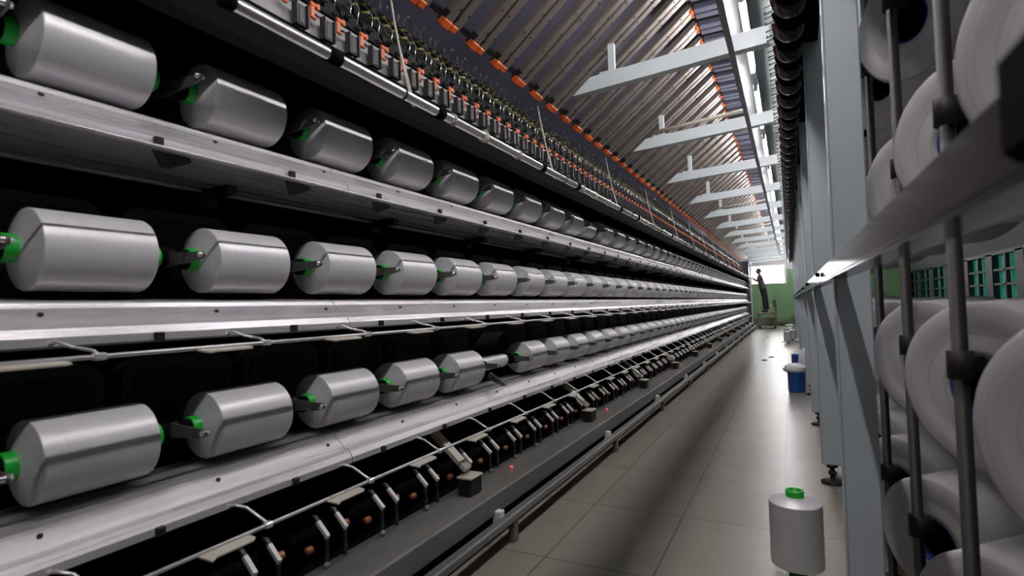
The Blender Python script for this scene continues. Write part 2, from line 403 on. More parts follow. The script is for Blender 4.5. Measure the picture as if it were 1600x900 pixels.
# cable posts in front of the guides, one per section
cp = MB().tube([(-1.50,0,2.02),(-1.53,.0,2.15),(-1.565,.0,2.30),(-1.595,.0,2.45),(-1.62,.0,2.60),(-1.60,.01,2.68)], .005, 8)
cp.tube([(-1.50,.016,2.02),(-1.53,.016,2.15),(-1.57,.012,2.30),(-1.60,.014,2.42)], .004, 6)
cpm = cp.mesh('cable', M_cream)
for k in range(13): put('cable', cpm, mach, (1.75, 1.99+SEC*k-11.0, 0))

# ---- winding heads and bobbins
hd = MB()
# dark rounded cover frame behind the bobbin
def rrect(w, h, r, n=5):
    P = []
    for cx, cz, a0 in ((w/2-r, h/2-r, 0), (-w/2+r, h/2-r, PI/2), (-w/2+r, -h/2+r, PI), (w/2-r, -h/2+r, 1.5*PI)):
        for k in range(n+1): a = a0 + PI/2*k/n; P.append((cx+r*math.cos(a), cz+r*math.sin(a)))
    return P
cov = MB(); cov.prism([(a, b+.03) for a, b in rrect(.37, .32, .06)], -.50, -.30, 'X'); 
cov.prism([(a, b+.03) for a, b in rrect(.31, .26, .045)], -.30, -.285, 'X', 1)
drum = MB().lathe([(0, -.13), (.052, -.13), (.055, -.12), (.055, .12), (.052, .13), (0, .13)], 24)
drum.tube([(0, -.19, 0), (0, .19, 0)], .012, 8)
arm = MB()
arm.prism([(-.30,-.045),(-.07,-.04),(-.01,-.022),(.01,.0),(-.01,.022),(-.07,.04),(-.30,.05)], -.196, -.184)
arm.tube([(-.29, -.20, 0), (-.29, .20, 0)], .02, 8)
arm2 = MB().prism([(-.30,-.045),(-.07,-.04),(-.01,-.022),(.01,.0),(-.01,.022),(-.07,.04),(-.30,.05)], .184, .196)
hub = MB().lathe([(0,-.190),(.026,-.190),(.030,-.180),(.029,-.171),(.026,-.169),(.024,-.150),(0,-.150)], 20)
hub2 = MB().lathe([(0,.190),(.026,.190),(.030,.180),(.029,.171),(.026,.169),(.024,.150),(0,.150)], 20)
lev = MB().prism([(-.06,-.024),(.02,-.017),(.10,-.013),(.132,-.005),(.136,.004),(.128,.012),(.10,.014),(.02,.017),(-.06,.024)], -.2025, -.1965)
bolt = MB().lathe([(0,-.213),(.006,-.213),(.0075,-.206),(.0075,-.19)], 10, mtx=Matrix.Translation((.125, 0, .004)))
ME = {'cover': cov.mesh('cover', [M_head, M_dark]), 'drum': drum.mesh('friction_drum', M_dark), 'arm': arm.mesh('cradle_arm', M_dark),
      'arm2': arm2.mesh('cradle_arm', M_dark), 'hub': hub.mesh('hub', M_black), 'hub2': hub2.mesh('hub', M_black), 'lev': lev.mesh('lever', M_arm), 'bolt': bolt.mesh('bolt', M_chrome)}
def yarn_mesh(R, wob=0):
    m = MB(); a = R-.0015
    m.lathe([(.0335,-.143),(a,-.1225)], 64, caps=False).lathe([(a,-.1225),(R,-.1195)], 64, caps=False).lathe([(R,-.1195),(R,.1195)], 64, caps=False)
    m.lathe([(R,.1195),(a,.1225)], 64, caps=False).lathe([(a,.1225),(.0335,.143)], 64, caps=False)
    return m.mesh('yarn_bobbin', M_yarn, weld=False)
tube_me = MB().lathe([(.0335,-.165),(.0335,.165),(.031,.168),(.027,.168),(.027,.13),(.027,-.13),(.027,-.168),(.031,-.168)], 32, closed=True).mesh('tube', M_green)
YM = {'full': yarn_mesh(R_B), 'small': yarn_mesh(.080), 'tiny': yarn_mesh(.041)}
def bobbin(loc, size, label, rot=None, group=None):
    o = put('yarn_bobbin', YM[size], None, loc); tag(o, label, 'bobbin', group)
    t = put('tube', tube_me, o); t['label'] = 'green tube ends'
    if rot: o.rotation_euler = rot
    return o
def head(loc, label, group, openit=False):
    o = empty('winding_head', loc, label, 'winding head', group)
    put('cover', ME['cover'], o)
    dr = put('friction_drum', ME['drum'], o, (-.165, 0, -.01))
    a = put('cradle_arm', ME['arm'], o); b = put('cradle_arm', ME['arm2'], o)
    put('hub', ME['hub'], a); put('hub', ME['hub2'], b)
    l = put('lever', ME['lev'], a); l['label'] = 'grey pointed lever'
    put('bolt', ME['bolt'], l)
    return o
for row in ('upper','middle','lower'):
    for i in range(NB):
        yy = Y0C + PITCH*i; x, z = XR[row], ZR[row]
        size = 'full'; extra = ''
        if row == 'lower' and i == 5: size = 'tiny'
        if row == 'upper' and i in (9,): size = 'small'
        dz = 0
        nm = {'full': 'full silver yarn bobbin', 'small': 'slightly smaller silver yarn bobbin', 'tiny': 'thin, nearly empty white yarn bobbin'}[size]
        xx = x if size == 'full' else x - (R_B - {'small': .080, 'tiny': .041}[size])*0.9
        if size == 'tiny': xx = x - .03
        bobbin((xx, yy, z), size, '%s on the %s deck, %s' % (nm, row, place(i, NB)), group='bobbins on the %s deck' % row)
        h = head((x, yy, z), 'black winding head on the %s deck, %s' % (row, place(i, NB)), 'winding heads of the %s deck' % row)
        if size == 'tiny':
            for ch in list(h.children):
                if ch.name.startswith('cradle_arm'):
                    for g in list(ch.children): pass
            fl = MB().prism([(-.02,-.045),(.04,.03),(.06,.03),(.06,.02),(.0,-.055)], -.16, .10).build('flap', M_dark, h, (-.06, .0, .155))
            fl['label'] = 'raised dark cover flap'
            dl = MB().prism([(-.01,-.018),(.10,-.010),(.115,.0),(.10,.010),(-.01,.018)], -.21, -.19).build('released_lever', M_arm, h, (.03, 0.07, -.065))
            dl.rotation_euler = (0, .45, 0)

# ---- yarn guide units above the pipe
hk = MB(); hk.prism([(-.012,0),(.012,0),(.012,.070),(.004,.082),(-.006,.078),(-.012,.07)], -.009, .003, 'Y')
hook = MB()
hook.box(-.007, .007, -.010, .010, -.036, .030, b=.003)
hook.box(-.005, .010, -.010, .030, .010, .026, b=.003).box(-.003, .012, .018, .034, .004, .030, b=.003)
hook.lathe([(0,-.002),(.007,0),(.007,.012),(0,.014)], 10, mtx=Matrix.Translation((.004, 0, -.036)))
slot = MB().box(-.010, .010, -.024, .024, -.055, .03, b=.003); slot.box(.008, .013, -.013, .013, -.045, .02, 1); slot.box(-.01, .02, -.03, -.024, -.055, .035, 1).box(-.01, .02, .024, .030, -.055, .035, 1)
body = MB().prism([(.0,-.01),(.02,.02),(.0,.10),(-.05,.16),(-.10,.17),(-.10,0)], -.055, .055)
body.box(-.10, -.045, -.05, .05, .165, .20).tube([(.0,-.03,.06),(.04,-.03,.075)], .014, 8).tube([(.0,.03,.035),(.035,.03,.045)], .012, 8)
pegs = MB()
for q in (-.03, .03):
    pegs.tube([(-.05, q, .215), (-.01, q+.014, .212)], .009, 8); pegs.tube([(-.03, q-.006, .165), (.015, q+.01, .160)], .008, 8)
pegs.box(-.052, -.044, -.06, .06, .155, .222, 1)
pins = MB().box(-.035, -.02, -.055, .06, .222, .230)
for q in (-.030, .018):
    pins.lathe([(.0,0),(.0095,0),(.0095,.03),(.008,.034),(.008,.066),(.0,.070)], 10, axis='Z', mtx=Matrix.Translation((-.028, q, .225)))
    pins.tube([(.03, q, .05), (.035, q+.01, .13), (-.028, q+.02, .226)], .0025, 5)
pins.tube([(-.028, .05, .225), (-.028, .05, .315)], .0015, 4); pins.lathe([(0,0),(.007,0),(.007,.01),(0,.01)], 8, axis='Z', mtx=Matrix.Translation((-.028, .05, .31)))
G = {'yarn_guide': hook.mesh('yarn_guide', M_orange), 'slot_block': slot.mesh('slot_block', [M_dark, M_head]), 'body': body.mesh('unit_body', M_dark),
     'pegs': pegs.mesh('pegs', [M_yellow, M_dark]), 'pins': pins.mesh('pins', M_chrome)}
allin = MB()
def merge(dst, src, off, mi):
    o = len(dst.v); dst.v += [tuple(Vector(p)+Vector(off)) for p in src.v]
    for f, s_, q in zip(src.f, src.sm, src.m): dst.f.append([i+o for i in f]); dst.m.append(2 if (mi == 3 and q == 1) else mi); dst.sm.append(s_)
merge(allin, hook, (0,0,0), 0); merge(allin, slot, (.01,.07,-.05), 1); merge(allin, body, (-.07,.0,.03), 2); merge(allin, pegs, (-.07,0,.03), 3); merge(allin, pins, (-.07,0,.03), 4)
far_unit = allin.mesh('guide_unit', [M_orange, M_head, M_dark, M_yellow, M_chrome])
NG = 156; yg0 = 1.405
for i in range(NG):
    lab = 'yarn guide unit with an orange hook and chrome pins, %s' % place(i, NG)
    loc = (-1.648, yg0 + .14*i, 2.305)
    if i < 44:
        o = empty('guide_unit', loc, lab, 'yarn guide', 'yarn guide units above the pipe')
        a = put('yarn_guide', G['yarn_guide'], o); a['label'] = 'orange plastic hook'
        put('slot_block', G['slot_block'], o, (.01, .07, -.05)); put('unit_body', G['body'], o, (-.07, 0, .03))
        q = put('pegs', G['pegs'], o, (-.07, 0, .03)); q['label'] = 'yellow-green pegs'
        q = put('pins', G['pins'], o, (-.07, 0, .03)); q['label'] = 'chrome pins'
    else:
        o = put('guide_unit', far_unit, None, loc); tag(o, lab, 'yarn guide', 'yarn guide units above the pipe')

# ---- sloping double cooling tubes
CL, CU = Vector((-1.54, 0, 2.60)), Vector((-.59, 0, 3.355))
D = CU - CL; LN = D.length; ang = math.atan2(D.z, D.x)
mx = Matrix.Rotation(-ang, 4, 'Y')
def chan(yc):
    m = MB()
    m.prism([(yc-.030,-.012),(yc-.030,.026),(yc-.024,.026),(yc-.022,-.004),(yc+.022,-.004),(yc+.024,.026),(yc+.030,.026),(yc+.030,-.012),(yc+.024,-.017),(yc-.024,-.017)], 0, LN, 'X', 0, mx)
    for k in range(8):
        m.lathe([(0,-.0005),(.0045,-.0005),(.0045,-.004),(0,-.004)], 8, 1, mx @ Matrix.Translation((.09+k*.145, yc-.016*(1 if k % 2 else -1), -.017)), axis='Z')
    return m
ta = chan(-.040).mesh('tube', [M_tube, M_black]); tb = chan(.040).mesh('tube', [M_tube, M_black])
lc = MB().box(-.035, .012, -.075, -.008, -.026, .022, b=.006, mtx=mx).box(-.030, .010, .0, .05, -.024, .018, b=.006, mtx=mx).mesh('lower_cap', M_orange)
lh = MB().prism([(-.02,.0),(.05,-.016),(.05,.03),(-.02,.03)], -.073, .073, 'Y', 0, mx).prism([(.0,.012),(.03,.008),(.03,.03),(.0,.03)], .07, .21, 'Y', 0, mx).mesh('holder', M_dark)
uc = MB().lathe([(0,-.026),(.024,-.024),(.028,0),(.024,.024),(0,.026)], 14, mtx=mx @ Matrix.Translation((LN-.005,-.035,-.014))).lathe([(0,-.022),(.02,-.02),(.023,0),(.02,.02),(0,.022)], 14, mtx=mx @ Matrix.Translation((LN-.005,.045,-.012))).mesh('upper_cap', M_orange)
uh = MB(); 
for q in (-.05, .045): uh.box(LN*math.cos(ang)+.02, LN*math.cos(ang)+.20, q-.032, q+.032, D.z-.045, D.z+.005, b=.006)
uh.box(LN*math.cos(ang)+.19, LN*math.cos(ang)+.25, -.012, .012, D.z-.06, D.z+.02).tube([(LN*math.cos(ang)+.2, -.05, D.z-.05), (LN*math.cos(ang)+.26, .02, D.z-.035), (LN*math.cos(ang)+.22, .06, D.z-.05)], .008, 6)
uh = uh.mesh('yarn_inlet', M_panel)
NC = 75; yc0 = 2.387 - .28*3
for i in range(NC):
    o = empty('cooling_tube', (CL.x, yc0+.28*i, CL.z), 'brown double cooling tube sloping between orange caps, %s' % place(i, NC), 'cooling tube', 'sloping cooling tubes')
    put('tube', ta, o); put('tube', tb, o)
    a = put('lower_cap', lc, o); a['label'] = 'orange lower cap'; a = put('upper_cap', uc, o); a['label'] = 'orange upper cap'
    put('holder', lh, o); a = put('yarn_inlet', uh, o); a['label'] = 'dark inlet block'
# support rails of the cooling tubes
tag(MB().prism([(-1.575,2.635),(-1.545,2.635),(-1.545,2.66),(-1.575,2.66)], 1.2, YE).build('support_rail', M_dark), 'dark rail holding the lower ends of the cooling tubes', 'rail')
tag(MB().prism([(-.60,3.42),(-.36,3.42),(-.36,3.46),(-.60,3.46)], 1.2, YE).build('support_rail', M_dark), 'dark rail above the upper ends of the cooling tubes', 'rail')

# ---- roller units at the machine foot
br = MB()
br.prism([(-.07,.136),(-.055,.136),(.0,.083),(.0,-.02),(-.010,-.02),(-.010,.075)], -.006, .006, 'Y')
brm = MB().prism([(-.048,.122),(-.040,.130),(.006,.088),(.0,.076)], -.007, .007, 'Y')
cu = MB().lathe([(0,-.012),(.013,-.010),(.013,.012),(.009,.015),(0,.015)], 14)
rl = MB().lathe([(0,-.1),(.026,-.1),(.03,-.09),(.03,.06),(0,.06)], 18)
ball = MB().lathe([(0,-.010),(.007,-.007),(.010,0),(.007,.007),(0,.010)], 12, axis='Z')
RU = {'br': br.mesh('bracket', M_head), 'plate': brm.mesh('top_plate', M_white), 'cu': cu.mesh('copper_roller', M_copper), 'rl': rl.mesh('feed_roller', M_black), 'ball': ball.mesh('knob', M_grey)}
NR = 78; yr0 = 1.40-.28
for i in range(NR):
    o = empty('roller_unit', (-1.42, yr0+.28*i, .247), 'pair of bright bent brackets with copper rollers, %s' % place(i, NR), 'roller unit', 'roller units along the machine foot')
    for q in (-.035, .05):
        b = put('bracket', RU['br'], o, (0, q, .02)); p = put('top_plate', RU['plate'], b, (0, 0, -.008)); p['label'] = 'white top plate'
    a = put('copper_roller', RU['cu'], o, (-.035, -.085, .062)); a['label'] = 'copper roller'
    a = put('copper_roller', RU['cu'], o, (-.03, .076, .095)); a['label'] = 'copper roller'
    put('feed_roller', RU['rl'], o, (-.13, 0, .075))
    put('knob', RU['ball'], o, (.01, -.05, .009))
cb = MB().box(-.04, .03, -.05, .05, 0, .075, b=.005); cbt = MB().box(-.045, .035, -.055, .055, .075, .085, b=.003)
ca = MB().prism([(-.30,.33),(-.28,.345),(-.01,.115),(-.02,.10)], -.025, .025, 'Y')
cl = MB().lathe([(0,-.006),(.006,-.003),(.006,.003),(0,.006)], 10, axis='Z')
CBM = {'box': cb.mesh('control_box', M_dark), 'top': cbt.mesh('lid', M_cream), 'arm': ca.mesh('arm', M_cream), 'led': cl.mesh('signal_lamp', M_led)}
NCB = 12
for k in range(NCB):
    o = put('control_box', CBM['box'], None, (-1.345, 2.165+SEC*k, .2455)); tag(o, 'dark box with a cream lid and slanting arm, %s' % place(k, NCB), 'control box', 'control boxes on the sill')
    put('lid', CBM['top'], o)['label'] = 'cream lid'; put('arm', CBM['arm'], o)['label'] = 'cream slanting arm'
    if k in (0, 1, 3, 5): 
        l = put('signal_lamp', CBM['led'], o, (.0, .41, .010)); l['label'] = 'red light'

# ------------------------------------------------------------------ overhead arms, lamps and channel
arm_p = MB()
# front web with pointed tip, bottom flange
arm_p.prism([(-1.344,2.612),(-1.21,2.722),(-.05,2.800),(-.05,2.690)], -.004, .004, 'Y')
arm_p.prism([(-1.344,2.612),(-.05,2.690),(-.05,2.697),(-1.344,2.619)], .004, .07, 'Y')
post = MB().box(-1.075, -1.03, .0, .03, 2.735, 2.93).box(-1.14, -.96, -.005, .03, 2.722, 2.742, b=.003)
am, pm = arm_p.mesh('overhead_arm', M_paint), post.mesh('post', M_paint)
yb = [3.69 + SEC*k for k in range(13)]
for k, y in enumerate(yb):
    o = put('overhead_arm', am, None, (0, y, 0)); tag(o, 'pale blue steel arm under the cooling tubes, %s' % place(k, 13), 'beam', 'overhead arms above the aisle')
    put('post', pm, o)
    if k in (1, 4, 6):
        c = MB().tube([(-1.12, -.02, 2.765), (-.7, -.02, 2.80), (-.3, -.02, 2.83)], .018, 10).build('conduit', M_cream, o); c['label'] = 'cream conduit pipe'
lb = MB().box(-.225, -.181, -.68, .68, 3.06, 3.10, b=.004); lt = MB().tube([(-.203, -.61, 3.03), (-.203, .61, 3.03)], .017, 12)
le = MB().box(-.22, -.186, -.65, -.61, 3.005, 3.06, b=.004).box(-.22, -.186, .61, .65, 3.005, 3.06, b=.004)
lbm, ltm, lem = lb.mesh('fluorescent_lamp', M_white), lt.mesh('lamp_tube', M_lamp), le.mesh('lamp_holder', M_white)
NL = 16
for k in range(NL):
    y = 4.35 - SEC*3 + SEC*k
    o = put('fluorescent_lamp', lbm, None, (0, y, 0)); tag(o, 'lit fluorescent tube lamp over the aisle, %s' % (place(k-1, NL-1) if k else 'above and behind the viewer'), 'lamp', 'tube lamps over the aisle')
    t = put('lamp_tube', ltm, o); t['label'] = 'glowing tube'
    put('lamp_holder', lem, o)
chn = MB().prism([(-.364,3.275),(-.359,3.275),(-.359,3.29),(-.20,3.29),(-.20,3.295),(-.364,3.295)], -2.0, YE)
tag(chn.build('lamp_channel', M_paint), 'long pale steel channel carrying the lamps', 'channel')
tag(MB().box(-.282, -.248, -2, YE, 2.65, 2.66).build('cable_strip', M_grey), 'thin dark strip running under the overhead arms below the lamp channel', 'strip')
tag(MB().box(-.205, .9, -2.5, YE, 3.40, 3.43).build('ceiling_sheet', M_ceil2), 'pale blue-grey sheet above the rack of brown guides', 'ceiling panel')

# ---- rack of brown guides above the camera side
rk = MB().box(-.012, .105, -.6, YE, 2.60, 2.72, b=.004).box(.106, .21, -.6, YE, 2.66, 2.82, b=.004)
tag(rk.build('guide_rack', M_black), 'black rack carrying the row of glossy brown yarn guides', 'rack')
gr = MB()
pts = []
for k in range(13):
    t = k/12; a = PI*(1.02+.96*t)
    pts.append((.046+.055*math.cos(a), -.05+.10*t, 2.565+.075*math.sin(a)*.9))
gr.tube(catmull(pts, 2), [.024+.012*math.sin(PI*k/24) for k in range(25)], 12)
pt = []
for k in range(13):
    t = k/12; a = PI*(1.02+.96*t)
    pt.append((.046+.05*math.cos(a), -.11+.09*t, 2.59+.06*math.sin(a)*.9))
gh = MB().tube(catmull(pt, 2), .026, 10)
pr = MB()
for q in (-.085, .075):
    pr.tube([(-.062, q, 2.574), (-.02, q, 2.585), (.03, q+.01, 2.555), (.10, q+.04, 2.565)], .0045, 6)
    pr.tube([(-.055, q+.02, 2.56), (-.06, q+.045, 2.56), (-.02, q+.05, 2.575)], .004, 5)
pr.box(-.02, .012, -.1, .10, 2.578, 2.604, b=.003)
RG = {'horn': gr.mesh('horn', M_brown), 'horn2': gh.mesh('horn', M_black), 'prong': pr.mesh('prongs', M_arm)}
NK = 75; yk0 = 2.93 - .28*3
for i in range(NK):
    o = empty('horn_guide', (0, yk0+.28*i, 2.6), 'glossy dark brown yarn guide with grey prongs on the rack, %s' % place(i, NK), 'yarn guide', 'brown guides along the rack')
    put('horn', RG['horn'], o, (0, 0, -2.6)); put('horn', RG['horn2'], o, (0, 0, -2.6))
    a = put('prongs', RG['prong'], o, (0, 0, -2.6)); a['label'] = 'grey metal prongs'

# ------------------------------------------------------------------ creel on the right
cm = MB().box(-.05, .05, -.022, .022, .11, 3.6, b=.004)
cm.box(-.054, -.05, -.026, .026, .11, 3.6)
ft = MB().lathe([(0,0),(.062,0),(.062,.012),(.030,.022),(.014,.024),(.012,.05),(.022,.052),(.022,.068),(.013,.07),(.013,.09),(.03,.095),(.03,.11),(0,.11)], 20, axis='Z')
cme, fte = cm.mesh('creel_column', M_col), ft.mesh('levelling_foot', M_rod)
NCOL = 13
for k in range(NCOL):
    o = put('creel_column', cme, None, (.183, 2.09+SEC*k, 0)); tag(o, 'blue-grey steel creel column on a levelling foot, %s' % place(k, NCOL), 'column', 'columns of the creel')
    put('levelling_foot', fte, o)['label'] = 'dark levelling foot'
# long rail in front of the columns
rl = MB().box(.118, .129, .12, YE, H+.068, H+.122, b=.002).box(.118, .165, .12, YE, H+.062, H+.068, b=.001)
rail = tag(rl.build('creel_rail', M_railpaint), 'glossy dark rail running along the creel columns', 'rail')
ck = MB().lathe([(0,-.012),(.006,-.012),(.010,-.008),(.010,.004),(0,.006)], 12, axis='X').mesh('clamp_knob', M_black)
for k in range(1, 14): put('clamp_knob', ck, rail, (.112, .46+SEC*k+(.53 if k else 0) , H+.10))
big = MB().box(.098, .117, .26, .362, H+.064, H+.122, b=.006).build('clamp_block', M_black, rail)
# rods with pegs, spools
ROD0 = .888; RX = .313
LEV = [H+.91, H+.39, H-.147, H-.685]
rd = MB().lathe([(0,0),(.05,0),(.05,.01),(.0145,.012),(.0145,3.5),(0,3.5)], 16, axis='Z').mesh('creel_rod', M_rod)
clm = MB().lathe([(.0145,-.03),(.024,-.03),(.024,.028),(.0145,.03)], 16, axis='Z').box(-.012,.012,.02,.06,-.016,.016).mesh('clamp', M_rod)
AZ, TI = math.radians(50), math.radians(3)
dirv = Vector((math.sin(AZ)*math.cos(TI), math.cos(AZ)*math.cos(TI), math.sin(TI)))
def spool_me(R, r=.070, L=.24):
    m = MB()
    prof = [(r,0)]
    for k in range(1, 9): prof.append((r+(R-.012-r)*k/8, -.002*math.sin(k*1.3)))
    prof += [(R-.004,.004),(R,.014),(R,L-.014),(R-.004,L-.004),(R-.012,L),(r,L)]
    m.lathe(prof, 64, closed=True); return m.mesh('yarn_spool', M_spool)
SP = [spool_me(.185), spool_me(.172), spool_me(.192)]
core = MB().lathe([(.0695,.001),(.0695,.03),(.065,.03),(.065,.001)], 40, closed=True).lathe([(.069,.031),(.069,.25),(.064,.25),(.064,.031)], 40, 1, closed=True).mesh('core', [M_corex, M_black])
peg = MB().tube([(0, 0, 0), (0, .34, 0)], .012, 10).lathe([(0,.07),(.030,.07),(.036,.08),(.036,.30),(0,.31)], 20).mesh('peg', M_black)
rotq = Vector((0, 1, 0)).rotation_difference(dirv).to_euler()
NRD = 38
for k in range(NRD):
    y = ROD0 + .56*k
    rod = put('creel_rod', rd, None, (RX, y, 0)); tag(rod, 'dark vertical creel rod with peg clamps, %s' % place(k, NRD), 'rod', 'vertical rods of the creel')
    for j, z in enumerate(LEV):
        c = put('clamp', clm, rod, (0, 0, z)); c.rotation_euler = (0, 0, -AZ)
        pg = put('peg', peg, c, (0, .02, 0)); pg.rotation_euler = (TI, 0, 0)
        S = SP[(k*3+j*2+(k//3)) % 3] if k > 4 else SP[0]
        p = Vector((RX, y, z-.058)) + dirv*.055
        o = put('yarn_spool', S, None, p); o.rotation_euler = rotq
        tag(o, 'large white yarn spool on the %s level of the creel, %s' % (['top', 'third', 'second', 'lowest'][j], place(k, NRD)), 'spool', 'yarn spools on the creel')
        put('core', core, o)['label'] = 'blue core tube'
# wires by the second column
wm = MB()
for q in range(5):
    r_ = random.Random(q)
    wm.tube(catmull([(.215+r_.uniform(-.01,.01), 3.0+r_.uniform(-.03,.03), 2.35), (.225+r_.uniform(-.02,.02), 3.0, 2.2), (.205+r_.uniform(-.02,.02), 3.02, 2.05), (.235, 3.02, 1.9+r_.uniform(-.1,.05))]), .004, 5)
tag(wm.build('wire_bundle', M_cream), 'loose bundle of pale wires hanging by the creel column', 'wires')

# ------------------------------------------------------------------ loose things on the floor
up = (PI/2, 0, 0)
bobbin((-.015, 2.47, .1685), 'full', 'silver yarn bobbin standing alone on the floor in the foreground', up)
spots = [(-.085, 15.4), (-.10, 17.0), (-.03, 17.4), (-.08, 19.0), (.0, 19.4), (.02, 16.2)]
words = ['nearest of the far cluster', 'second from the left in the far cluster', 'behind the first two of the far cluster', 'topmost left in the far cluster', 'farthest of the far cluster', 'beside the columns in the far cluster']
for (x, y), wd in zip(spots, words): bobbin((x, y, .1685), 'full', 'silver yarn bobbin standing on the floor, ' + wd, up, 'bobbins standing on the floor')
bn = MB().lathe([(0,0),(.085,0),(.09,.01),(.095,.225),(.099,.228),(.099,.235),(.090,.235),(.084,.012),(0,.012)], 32, axis='Z')
bnm = bn.mesh('blue_bin', M_blue)
o = put('blue_bin', bnm, None, (.03, 7.3, 0)); tag(o, 'blue plastic bin on the floor with a white bag on top', 'bin')
o = put('blue_bin', bnm, None, (.075, 9.6, 0)); tag(o, 'blue plastic bin half hidden behind the nearer bin', 'bin')
def lump(name, R, sx, sy, sz, seed, m):
    import mathutils
    n1, n2 = 20, 12; v = []; f = []
    for a in range(n2+1):
        th = PI*a/n2
        for b in range(n1):
            ph = 2*PI*b/n1
            d = Vector((math.sin(th)*math.cos(ph), math.sin(th)*math.sin(ph), math.cos(th)))
            q = 1+.22*mathutils.noise.noise(d*2.2+Vector((seed, 0, 0)))+.1*mathutils.noise.noise(d*6+Vector((seed, 3, 0)))
            v.append((d.x*R*sx*q, d.y*R*sy*q, max(d.z, -.55)*R*sz*q))
    for a in range(n2):
        for b in range(n1):
            f.append((a*n1+b, a*n1+(b+1) % n1, (a+1)*n1+(b+1) % n1, (a+1)*n1+b))
    return MB().add(v, f, 0, True)
o = lump('bag', .11, 1.15, 1.0, .6, 3, M_bag).build('plastic_bag', M_bag, None, (.02, 7.3, .27)); tag(o, 'crumpled white bag lying on the nearer blue bin', 'bag')
o = lump('sack', .10, .82, .9, 2.9, 14, M_bag).build('sack', M_bag, None, (.13, 7.97, .172)); tag(o, 'tall white plastic sack standing between the columns behind the nearer blue bin', 'sack')
o = lump('rag', .045, 1.1, 1.3, 1.0, 9, M_bag).build('rag', M_bag, None, (.235, 3.86, .0252)); tag(o, 'small white waste lump beside the second column foot', 'rag')
for i, (x, y) in enumerate(((-.62, 17.5), (-.36, 11.5), (-.46, 10.9), (-.2, 15.6))):
    o = lump('scrap', .03, 1.6, 1.2, .35, 20+i, M_rod).build('scrap', M_rod, None, (x, y, .006)); tag(o, 'dark scrap of waste on the aisle floor, ' + ['by the trolley end', 'middle of the aisle', 'left of the middle scrap', 'near the far bobbins'][i], 'scrap', 'scraps on the floor')

# ------------------------------------------------------------------ platform trolley
tr = empty('platform_trolley', (-.78, 23.45, 0), 'low steel platform trolley the worker stands on', 'trolley')
x0, x1, y0, y1 = -.36, .28, -.35, .45
for nm, mb, m in (
    ('platform', MB().box(x0, x1, y0, y1, .56, .61, b=.006), M_wood),
    ('lower_shelf', MB().box(x0, x1, y0-.25, y1, .36, .40, b=.006), M_wood),
    ('front_panel', MB().box(x0, x1, y0-.25, y0-.22, .16, .36, b=.004), M_trol),
    ('base_frame', MB().box(x0, x1, y0-.25, y0-.2, .10, .15).box(x0, x1, y1-.05, y1, .10, .15).box(x0, x0+.05, y0-.2, y1-.05, .10, .15).box(x1-.05, x1, y0-.2, y1-.05, .10, .15), M_trol),
    ('tool_box', MB().box(.17, .30, -.2, .1, .82, 1.10, b=.01), M_grey)):
    mb.build(nm, m, tr)
for q, (x, y) in enumerate(((x0+.02, y0+.02), (x1-.02, y0+.02), (x0+.02, y1-.02), (x1-.02, y1-.02))):
    MB().box(x-.018, x+.018, y-.018, y+.018, .12, .56 if q not in (1, 3) else 1.06).build('corner_post', M_trol, tr)
MB().tube([(x0+.02, y1-.02, .56), (x0+.02, y1-.02, .86), (x1-.02, y1-.02, .86)], .014, 8).build('guard_rail', M_white, tr)['label'] = 'pale guard rail'
MB().tube([(x1-.02, y0+.02, 1.05), (x1+.03, y0+.0, .9), (x1+.08, y0-.2, .35), (x1+.08, y0-.24, .12)], .016, 8).build('side_rail', M_grey, tr)
whl = MB().lathe([(0,-.02),(.06,-.02),(.065,-.014),(.065,.014),(.06,.02),(0,.02)], 20, axis='X').mesh('wheel', M_dark)
for x, y in ((x0+.05, y0-.2), (x1-.05, y0-.2), (x0+.05, y1-.06), (x1-.05, y1-.06)): put('wheel', whl, tr, (x, y, .065))

# ------------------------------------------------------------------ worker
def skin(name, pts, edges, m, parent=None, sub=2, root=0):
    me = bpy.data.meshes.new(name); me.from_pydata([p[:3] for p in pts], edges, []); me.materials.append(m)
    o = put(name, me, parent)
    md = o.modifiers.new('skin', 'SKIN'); md.use_smooth_shade = True
    sk = me.skin_vertices[0].data
    for i, p in enumerate(pts):
        r = p[3]; r = r if isinstance(r, tuple) else (r, r)
        k = 1.28 if r[0] > .02 else 1.12
        sk[i].radius = (r[0]*k, r[1]*k); sk[i].use_root = (i == root)
    s = o.modifiers.new('sub', 'SUBSURF'); s.levels = sub; s.render_levels = sub
    return o
